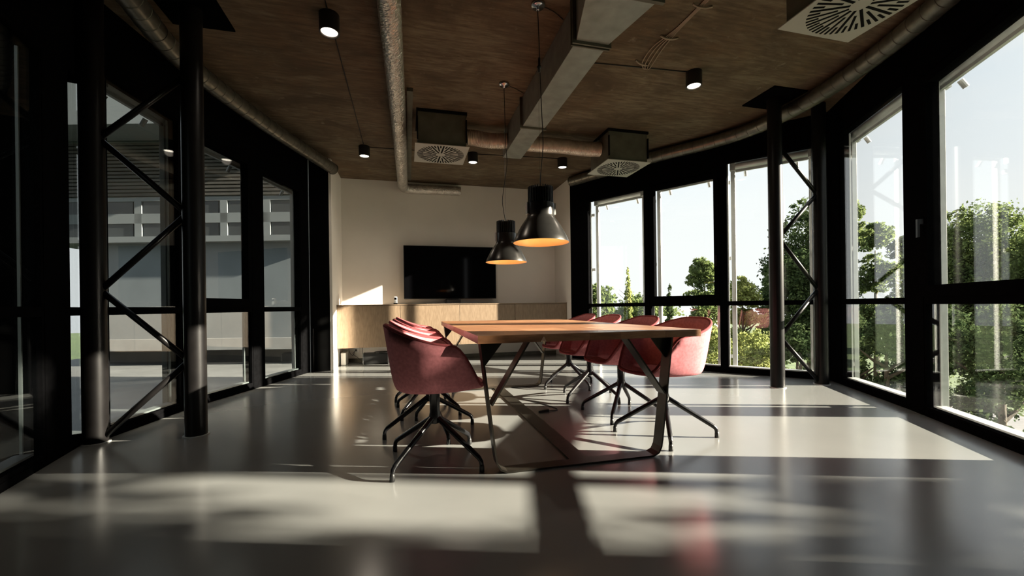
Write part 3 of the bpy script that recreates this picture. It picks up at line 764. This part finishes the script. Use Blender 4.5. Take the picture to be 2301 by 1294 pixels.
for i in range(4):
    e = (i - 1.5) * .010
    bm = BM(); tube(bm, smooth_path([(.03 + e, -1.2, -.008), (.02 + e, -.5, -.008), (.01 + e, -.05, -.008), (-.01 + e * 3.2, .20, -.012), (.02 + e * 3.6, .40, -.016), (.05 + e * 2.4, .48, -.022), (.07 + e, .52, -.012)], 6), .0042, 6)
    obj('wire', bm, 'cablew', wc, True)
for (x, y, a) in ((.02, -.30, .05), (.0, .07, .03), (-.02, .44, -.25)):
    bm = BM(); ca, sa = math.cos(a), math.sin(a)
    tube(bm, smooth_path([(x - .075 * ca, y + .075 * sa, -.006), (x - .03 * ca, y + .03 * sa, -.022), (x + .03 * ca, y - .03 * sa, -.022), (x + .085 * ca, y - .085 * sa, -.006)], 5), .0075, 7)
    obj('clamp_strap', bm, 'cablew', wc, True)

# ------------------------------------------------------------------ screen, cabinet, items
tv = thing('television', 'large black flat television above the low cabinet against the white wall', 'television', (.742, 7.34, .962))
bm = BM(); box(bm, -.808, .808, -.012, .035, .088, 1.016); obj('housing', bm, 'plastic', tv, bevel=.006)
bm = BM(); box(bm, -.796, .796, -.016, -.010, .104, 1.004); obj('screen', bm, 'screen', tv)
bm = BM(); box(bm, -.10, .14, -.20, .02, .012, .075); box(bm, -.09, .13, 0, .03, .07, .30); obj('stand_neck', bm, 'plastic', tv)
bm = BM(); box(bm, -.44, .42, -.28, -.08, .0, .014); obj('stand_base', bm, 'chrome', tv, bevel=.004)
cab = thing('sideboard', 'wall-hung light oak veneer sideboard under the television', 'cabinet', (.825, 7.2, 0))
X0, X1 = -1.068 - .825, 2.718 - .825
bm = BM(); box(bm, X0, X1, -.33, .245, .30, .946); obj('carcass', bm, 'ply', cab)
bm = BM(); box(bm, X0, X1, -.362, .248, .948, .962); obj('cabinet_top', bm, 'ply', cab)
w4 = (X1 - X0) / 4
for i in range(4):
    bm = BM(); box(bm, X0 + w4 * i + .003, X0 + w4 * (i + 1) - .003, -.355, -.332, .288, .943); dr = obj('door', bm, 'ply', cab, bevel=.0015)
h = thing('cordless_phone', 'small cordless phone standing in its charger at the left end of the cabinet', 'phone', (-.195, 6.98, .962))
bm = BM(); box(bm, -.026, .026, -.02, .02, .02, .125); obj('handset', bm, 'whiteplast', h, bevel=.008)
bm = BM(); box(bm, -.019, .019, -.0225, -.019, .075, .112); obj('display', bm, 'screen', h)
bm = BM(); box(bm, -.017, .017, -.0225, -.019, .032, .068); obj('keypad', bm, 'frame_out', h)
bm = BM(); box(bm, -.034, .034, -.035, .035, 0, .026); obj('charger', bm, 'plastic', h, bevel=.006)
sb = thing('subwoofer', 'low black box with chrome side edges on the floor under the cabinet', 'speaker', (-.515, 7.12, 0))
bm = BM(); box(bm, -.185, .185, -.12, .14, .012, .172); obj('case', bm, 'plastic', sb, bevel=.005)
for sx in (-1, 1):
    bm = BM(); box(bm, sx * .192 - .006, sx * .192 + .006, -.135, .145, 0, .18); obj('side_panel', bm, 'chrome', sb)
bm = BM(); lathe(bm, [(0, 0), (.10, 0), (.13, .012), (.12, .022), (.03, .03), (0, .03)], 24); t = obj('round_gadget', bm, 'plastic', None, True)
t.location = (-.42, 7.10, .172); tag(t, 'flat black rounded device lying on the low black box', 'device')
bm = BM(); box(bm, -.05, .03, -.16, .12, 0, .20); t = obj('white_box', bm, 'whiteplast', None, bevel=.01); t.location = (-1.0, 7.2, 0.0)
tag(t, 'small white casing on the floor in the corner under the cabinet', 'device')
sk = thing('wall_socket', 'white wall socket with a black plug, under the left end of the cabinet', 'socket', (-.86, 7.436, .205))
bm = BM(); box(bm, -.042, .042, -.012, .012, -.042, .042); obj('face_plate', bm, 'whiteplast', sk, bevel=.003)
bm = BM(); box(bm, -.015, .015, -.045, -.012, -.022, .012); obj('plug', bm, 'plastic', sk, bevel=.003)
cable('power_cord', 'black cord curling from the wall socket down to the floor', [(-.86, 7.39, .195), (-.90, 7.33, .15), (-.80, 7.25, .08), (-.74, 7.2, .012), (-.80, 7.15, .01), (-.95, 7.12, .02)], .004)
cable('power_cord', 'black cord hanging from the cabinet bottom to the low black box', [(-.75, 7.35, .28), (-.745, 7.33, .15), (-.74, 7.28, .02), (-.76, 7.22, .012), (-.80, 7.12, .008)], .004)
cable('power_cord', 'black cord looped beside the small white casing under the cabinet', [(-.97, 7.36, .26), (-.95, 7.34, .17), (-.90, 7.34, .12), (-.88, 7.385, .185)], .004)
bm = BM(); hexa(bm, [(-.045, -.014, 0), (.045, -.020, 0), (.045, .020, 0), (-.045, .014, 0), (-.045, -.010, .012), (.045, -.016, .022), (.045, .016, .022), (-.045, .010, .012)])
t = obj('cable_plug', bm, 'plastic', None, bevel=.003); t.location = (1.11, 3.36, 0); tag(t, 'small black plug lying on the floor under the table', 'plug')
cable('floor_cord', 'thin cord lying on the floor under the table beside the plug', [(1.155, 3.36, .006), (1.25, 3.40, .004), (1.19, 3.62, .004), (1.12, 3.75, .004)], .0035)

# ------------------------------------------------------------------ outside roller screens
def screen(F, s0, s1, ztop, label, m='rail', off=0.17, m2='frame_out'):
    a = F.p((s0 + s1) / 2, off, 0)
    t = thing('roller_screen', label, 'blind', a, math.atan2(F.d.y, F.d.x)); hw = (s1 - s0) / 2
    sg = 1 if F.n.dot(Vector((-F.d.y, F.d.x, 0))) > 0 else -1
    bm = BM(); tube(bm, [(-hw + .03, 0, ztop), (hw - .03, 0, ztop)], .056, 20); o = obj('roller_tube', bm, m2, t, True); o.data.set_sharp_from_angle(angle=.7)
    bm = BM(); box(bm, -hw + .03, hw - .03, -.014, .014, ztop - .082, ztop - .054); obj('bottom_bar', bm, m, t)
    for s in (-1, 1):
        bm = BM(); box(bm, s * hw - .026, s * hw + .026, -.022, .022, -.25, ztop + .05); g = obj('guide_rail', bm, m, t, bevel=.003)
        for z in (.21, 1.50, ztop - .22):
            bm = BM(); x0, x1 = sorted((s * (hw + .026), s * (hw + .12))); y0, y1 = sorted((-sg * .06, -sg * .05))
            box(bm, x0 - .02, x1, y0, y1, z - .022, z + .022); box(bm, x0 - .012, x0 + .03, min(-sg * .05, 0), max(-sg * .05, 0), z - .022, z + .022)
            bw = obj('bracket', bm, m, g)
        bm = BM(); box(bm, s * hw - .03, s * hw + .03, -.06, .06, ztop - .065, ztop + .065); obj('end_plate', bm, m, t)
        x = s * (hw - .14)
        bm = BM(); tube(bm, [(x, sg * .05, ztop - .07), (x, sg * .085, ztop - .13)], .02, 10); obj('stop', bm, m2, t)
    return t
screen(FA, .10, .93, 2.63, 'outside roller screen on the right-hand window furthest from the camera')
screen(FA, 1.17, 2.00, 2.66, 'outside roller screen on the openable window beside the far one')
screen(FAB, .14, .98, 2.72, 'outside roller screen on the window behind the laced right columns')
screen(FC1, .17, 1.22, 2.73, 'outside roller screen on the window just right of the laced columns')
screen(FC2, .135, 1.22, 2.65, 'outside roller screen on the window at the right edge')
screen(FL2, .05, .74, 2.65, 'outside roller screen on the left window behind the laced columns', 'rail_shaded', m2='rail_shaded')
screen(FL1, 1.11, 1.95, 2.60, 'outside roller screen on the left openable window', 'rail_shaded', m2='rail_shaded')
screen(FL1, .11, .95, 2.60, 'outside roller screen on the left window nearest the back wall', 'rail_shaded', m2='rail_shaded')

# ------------------------------------------------------------------ building around (outside)
bm = BM()
pts = [(p[0], p[1]) for p in outl]
t = slab('unseen_storey_1', -4.0, -0.30, 'concrete', outl)
t = slab('unseen_storey_2', CEIL + .3, CEIL + 3.6, 'concrete', outl)  # unseen storey above, added to shade the wing across the courtyard
bm = BM(); box(bm, -120, 120, -120, 120, -4.2, -4.0); g = struct(obj('ground', bm, 'grass'))

# wing across the courtyard, seen through the left windows
def toW(xc, yc): return (xc * cy_ + yc * sy_, -xc * sy_ + yc * cy_)
wg = bpy.data.objects.new('opposite_wing', None); C.objects.link(wg); tag(wg, 'shade-darkened building wing with two rows of windows across the courtyard on the left', 'building')
wx, wy = toW(-9, 10.5); wg.location = (wx, wy, 0); wg.rotation_euler = (0, 0, -YAW)
S = 10.5 / 930.0
def wxp(u): return (u - 1150.5) * S + 9
def wz(v, u=400): return EYE + (699 - v) * S
def wbox(name, u0, u1, v0, v1, y0, y1, m, par=None):
    bm = BM(); box(bm, wxp(u0), wxp(u1), y0, y1, wz(v1), wz(v0)); return obj(name, bm, m, par or wg)
wbox('upper_wall', 60, 760, 313, 540, .12, 4, 'wing')
wbox('soffit', 60, 760, 213, 313, -.9, 4, 'wingwhite')
for i in range(15):
    v = 318 + i * 8.2
    wbox('slat', 60, 760, v, v + 5.5, .04, .12, 'wingdark')
wbox('ledge', 60, 760, 532, 545, -.1, .3, 'wingwhite')
wbox('band', 60, 760, 478, 500, .07, .12, 'wingwhite')
wbox('lintel', 60, 760, 441, 450, .07, .12, 'wingwhite')
for i, u in enumerate(range(113, 740, 97)):
    for (v0, v1) in ((450, 478), (500, 532)):
        fr = wbox('window', u + 12, u + 84, v0, v1, .095, .125, 'wingglass')
    wbox('pier', u - 8, u + 8, 450, 532, .07, .125, 'wingwhite')
wbox('lower_wall', 182, 760, 545, 762, .12, 4, 'wing')
wbox('base_course', 182, 760, 762, 788, .05, 4, 'concrete')
wbox('undercroft_wall', 182, 760, 788, 822, .6, 4, 'wingdark')
bm = BM(); box(bm, -4, 5.9, -12, 4, wz(830), wz(822)); obj('terrace_slab', bm, 'terrace', wg)
bm = BM(); box(bm, 4.2, 4.8, -16, -6.9, -4, 7); obj('dark_view_block', bm, 'blackw', wg)  # added dark wall, keeps sky and grass out of the near left window

# ------------------------------------------------------------------ trees
def dirw(u, dist):
    x = (u - 1150.5) / 930.0; X, Y = toW(x * dist, dist); return X, Y
def leaves(name, blobs, n, size, seed, m, parent, shape='quad'):
    r = np.random.RandomState(seed); tot = sum(b[3] * b[4] * b[5] for b in blobs); V = []; 
    cs = []
    for b in blobs:
        k = max(30, int(n * b[3] * b[4] * b[5] / tot))
        dd = r.normal(size=(k, 3)); dd /= np.linalg.norm(dd, axis=1)[:, None]
        rad = r.uniform(0.25, 1.0, (k, 1)) ** 0.45
        # clump the leaves
        nc = max(14, k // 60); cc = r.normal(size=(nc, 3)); cc /= np.linalg.norm(cc, axis=1)[:, None]; cc *= r.uniform(.25, 1.15, (nc, 1)) ** .6
        pick = r.randint(0, nc, k); off = r.normal(size=(k, 3)) * r.uniform(.05, .17, (nc, 1))[pick]
        p = cc[pick] + off
        mixm = r.uniform(size=(k, 1)) < .22
        p = np.where(mixm, dd * rad, p)
        p = p * np.array([b[3], b[4], b[5]]) + np.array([b[0], b[1], b[2]])
        cs.append(p)
    c = np.concatenate(cs); k = len(c)
    a = r.normal(size=(k, 3)); a /= np.linalg.norm(a, axis=1)[:, None]; b2 = np.cross(a, r.normal(size=(k, 3))); b2 /= np.linalg.norm(b2, axis=1)[:, None]
    s = size * r.uniform(.6, 1.35, (k, 1)); a = a * s; b2 = b2 * s * .55
    v = np.stack([c - a, c + b2, c + a, c - b2], axis=1).reshape(-1, 3)
    me = bpy.data.meshes.new(name); me.vertices.add(4 * k); me.vertices.foreach_set('co', v.astype(np.float32).ravel())
    me.loops.add(4 * k); me.loops.foreach_set('vertex_index', np.arange(4 * k, dtype=np.int32))
    me.polygons.add(k); me.polygons.foreach_set('loop_start', np.arange(0, 4 * k, 4, dtype=np.int32)); me.polygons.foreach_set('loop_total', np.full(k, 4, dtype=np.int32))
    me.update(); me.validate(); me.materials.append(M[m]); o = bpy.data.objects.new(name, me); C.objects.link(o); o.parent = parent; o['kind'] = 'stuff'
    return o
def tree(u, dist, vtop, wpx, m, label, kind='round', n=5000, leaf=.12, seed=1, low=None, grp='trees outside the right windows'):
    X, Y = dirw(u, dist); ztop = EYE + (689 - .013 * (u - 1150) - vtop) * dist / 930.0
    Wd = wpx * dist / 930.0; zb_ = -4.0; H = ztop - zb_
    t = thing({'round': 'leafy_tree', 'cypress': 'cypress_tree', 'conifer': 'conifer_tree', 'bush': 'bush'}[kind], label, 'tree' if kind != 'bush' else 'bush', (X, Y, zb_), 0, grp)
    r = random.Random(seed); blobs = []
    if kind in ('round', 'bush'):
        ch = H * (.72 if kind == 'round' else .92); cz = H - ch * .52; nb = 26 if kind == 'round' else 20
        for i in range(nb):
            a = r.uniform(0, 6.28); e = r.uniform(-1, 1); q = math.sqrt(1 - e * e) * r.uniform(.35, .92)
            br = r.uniform(.16, .34) * Wd * (1.0 if e < .5 else .72)
            zz = H - br * .8 - (1 - e) * .5 * (ch - br * 1.2)
            blobs.append((math.cos(a) * q * Wd * .36, math.sin(a) * q * Wd * .36, zz, br, br, br * r.uniform(.55, .95)))
        blobs.append((r.uniform(-.1, .1) * Wd, 0, H - Wd * .13, Wd * .17, Wd * .17, Wd * .14)); blobs.append((r.uniform(-.1, .1) * Wd, 0, H - Wd * .35, Wd * .32, Wd * .32, Wd * .25))
    elif kind == 'cypress':
        blobs = [(0, 0, H * (.08 + .88 * i / 11), Wd / 2 * (1 - .75 * (i / 11) ** 2), Wd / 2 * (1 - .75 * (i / 11) ** 2), H * .055) for i in range(12)]
    else:
        for i in range(30):
            f = i / 29; a = i * 2.4; rr = Wd / 2 * (1.08 - f)
            blobs.append((math.cos(a) * rr * .5, math.sin(a) * rr * .5, H * (.1 + .87 * f), rr * .55 + .05, rr * .55 + .05, H * .022))
    leaves('foliage', blobs, int(n * 3.2), leaf * .46, seed, m, t)
    bm = BM(); tube(bm, [(0, 0, 0), (.05, .03, H * .35), (0, 0, H * .85)], .1, 8, True, rr=[.03 * H ** .5 + .06, .02 * H ** .5 + .04, .02]); tr = obj('trunk', bm, 'bark', t, True)
    bm = BM()
    for i in range(9):
        a = r.uniform(0, 6.28); z = H * r.uniform(.35, .75); l = Wd * .36
        tube(bm, [(0, 0, z), (math.cos(a) * l * .5, math.sin(a) * l * .5, z + l * .3), (math.cos(a) * l, math.sin(a) * l, z + l * .75)], .03, 5, True, rr=[.05, .03, .012])
    obj('branches', bm, 'bark', t)
    return t
T = [
 (1345, 34, 640, 110, 'leafm', 'pale hazy round tree low in the far right-hand window', 'round', 4500, .30),
 (1412, 26, 606, 30, 'leafy', 'narrow yellow-green cypress in the far right-hand window', 'cypress', 3500, .16),
 (1505, 26, 640, 26, 'leafd', 'narrow dark cypress in the openable far window', 'cypress', 3000, .16),
 (1450, 40, 655, 170, 'leafm', 'low distant treetop behind the two narrow cypresses', 'round', 4500, .34),
 (1583, 24, 578, 92, 'leafm', 'round tree at the right of the openable far window', 'round', 6500, .19),
 (1668, 16, 622, 105, 'leafy', 'yellow-green bushy tree left of the laced right columns', 'round', 9000, .13),
 (1722, 26, 590, 74, 'leafd', 'dark conifer partly hidden by the laced right columns', 'conifer', 6000, .18),
 (1818, 17, 445, 205, 'leafd', 'tall dark tree seen between the laced right columns', 'round', 16000, .14),
 (1905, 15, 447, 92, 'leafm', 'tall green tree at the left of the window right of the columns', 'round', 8000, .12),
 (1968, 19, 500, 90, 'leafm', 'middle green tree seen through the window right of the columns', 'round', 7000, .15),
 (2035, 17, 528, 88, 'leafd', 'dark tree behind the thick black post near the right edge', 'round', 6500, .13),
 (2205, 14, 450, 260, 'leafm', 'big leafy tree filling the right edge window', 'round', 21000, .115),
 (2330, 12, 520, 170, 'leafm', 'leafy tree at the very right edge, lower than the big one', 'round', 10000, .11),
]
for i, a in enumerate(T): tree(*a, seed=11 + i)
B_ = [(1480, 15, 790, 190, 'leafm', 'low green bush below the openable far window'), (1600, 12, 735, 120, 'leafy', 'light green bush behind the near right chair'),
      (1690, 11, 740, 150, 'leafy', 'yellow-green bush low in the window left of the columns'), (1790, 10, 725, 130, 'leafd', 'green bush between the laced right columns'),
      (1900, 10, 690, 130, 'leafd', 'dark bush low in the window right of the columns'), (1990, 9, 700, 150, 'leafd', 'dark bush beside the thick post near the right edge'),
      (2120, 9, 668, 200, 'leafd', 'dark leafy bush low in the right edge window'), (2250, 8, 675, 240, 'leafd', 'green bush closest to the right edge window')]
for i, a in enumerate(B_): tree(*a, kind='bush', n=7000, leaf=.085, seed=41 + i, grp='bushes outside the right windows')
def shade_tree(x, y, label, blobs, n, seed):
    t = thing('leafy_tree', label, 'tree', (x, y, -4), 0, 'trees beyond the right side, out of view')
    leaves('foliage', blobs, n, .13, seed, 'leafm', t)

    bm = BM(); tube(bm, [(0, 0, 0), (.1, 0, 4), (0, .1, 9)], .1, 8, True, rr=[.25, .17, .05]); obj('trunk', bm, 'bark', t, True)
shade_tree(12.6, -2.1, 'leafy tree east of the building whose high crown shades the left chair', [(0, .02, 9.45, .9, .36, .55), (.6, -1.9, 9.0, 1.6, 1.2, 1.2)], 3400, 91)
shade_tree(12.0, -5.6, 'wide leafy tree east of the building shading the foreground floor', [(0, 1.25, 7.0, 1.6, 2.38, 2.6), (.3, -1.9, 6.5, 1.8, 2.4, 2.4)], 10000, 92)
# low white building far away
X, Y = dirw(1385, 48)
hb = thing('white_building', 'low white building with a grey roof far behind the trees', 'building', (X, Y, -4), -YAW)
bm = BM(); box(bm, -5, 4, 0, 6, 0, 3.9); obj('wall', bm, 'whitehouse', hb)
bm = BM(); box(bm, -5.3, 4.3, -.4, 6.4, 3.9, 4.15); obj('roof', bm, 'roof', hb)
for i in range(5):
    bm = BM(); box(bm, -4.4 + i * 1.7, -3.3 + i * 1.7, -.04, .02, 1.6, 3.0); obj('window', bm, 'wingglass', hb)
X, Y = dirw(1545, 30)
gh = thing('glasshouse', 'pale low glasshouse far behind the near right chair', 'building', (X, Y, -4), -YAW)
bm = BM(); box(bm, -2.4, 2.6, 0, 4, 0, 3.0); obj('wall', bm, 'roof', gh)
bm = BM(); hexa(bm, [(-2.5, -.2, 3.0), (2.7, -.2, 3.0), (2.7, 4.2, 3.0), (-2.5, 4.2, 3.0), (-2.5, 1.9, 4.0), (2.7, 1.9, 4.0), (2.7, 2.1, 4.0), (-2.5, 2.1, 4.0)]); obj('roof', bm, 'whitehouse', gh)
for i in range(7):
    bm = BM(); box(bm, -2.3 + i * .72, -2.24 + i * .72, -.05, .02, 0, 3.0); obj('mullion', bm, 'whitehouse', gh)
bm = BM(); x0, y0 = dirw(1560, 16); 
box(bm, -14, 14, -2.2, 2.2, 0, .03); t = struct(obj('path', bm, 'road')); t.location = (*dirw(1700, 14), -4.0); t.rotation_euler = (0, 0, -YAW + .25)
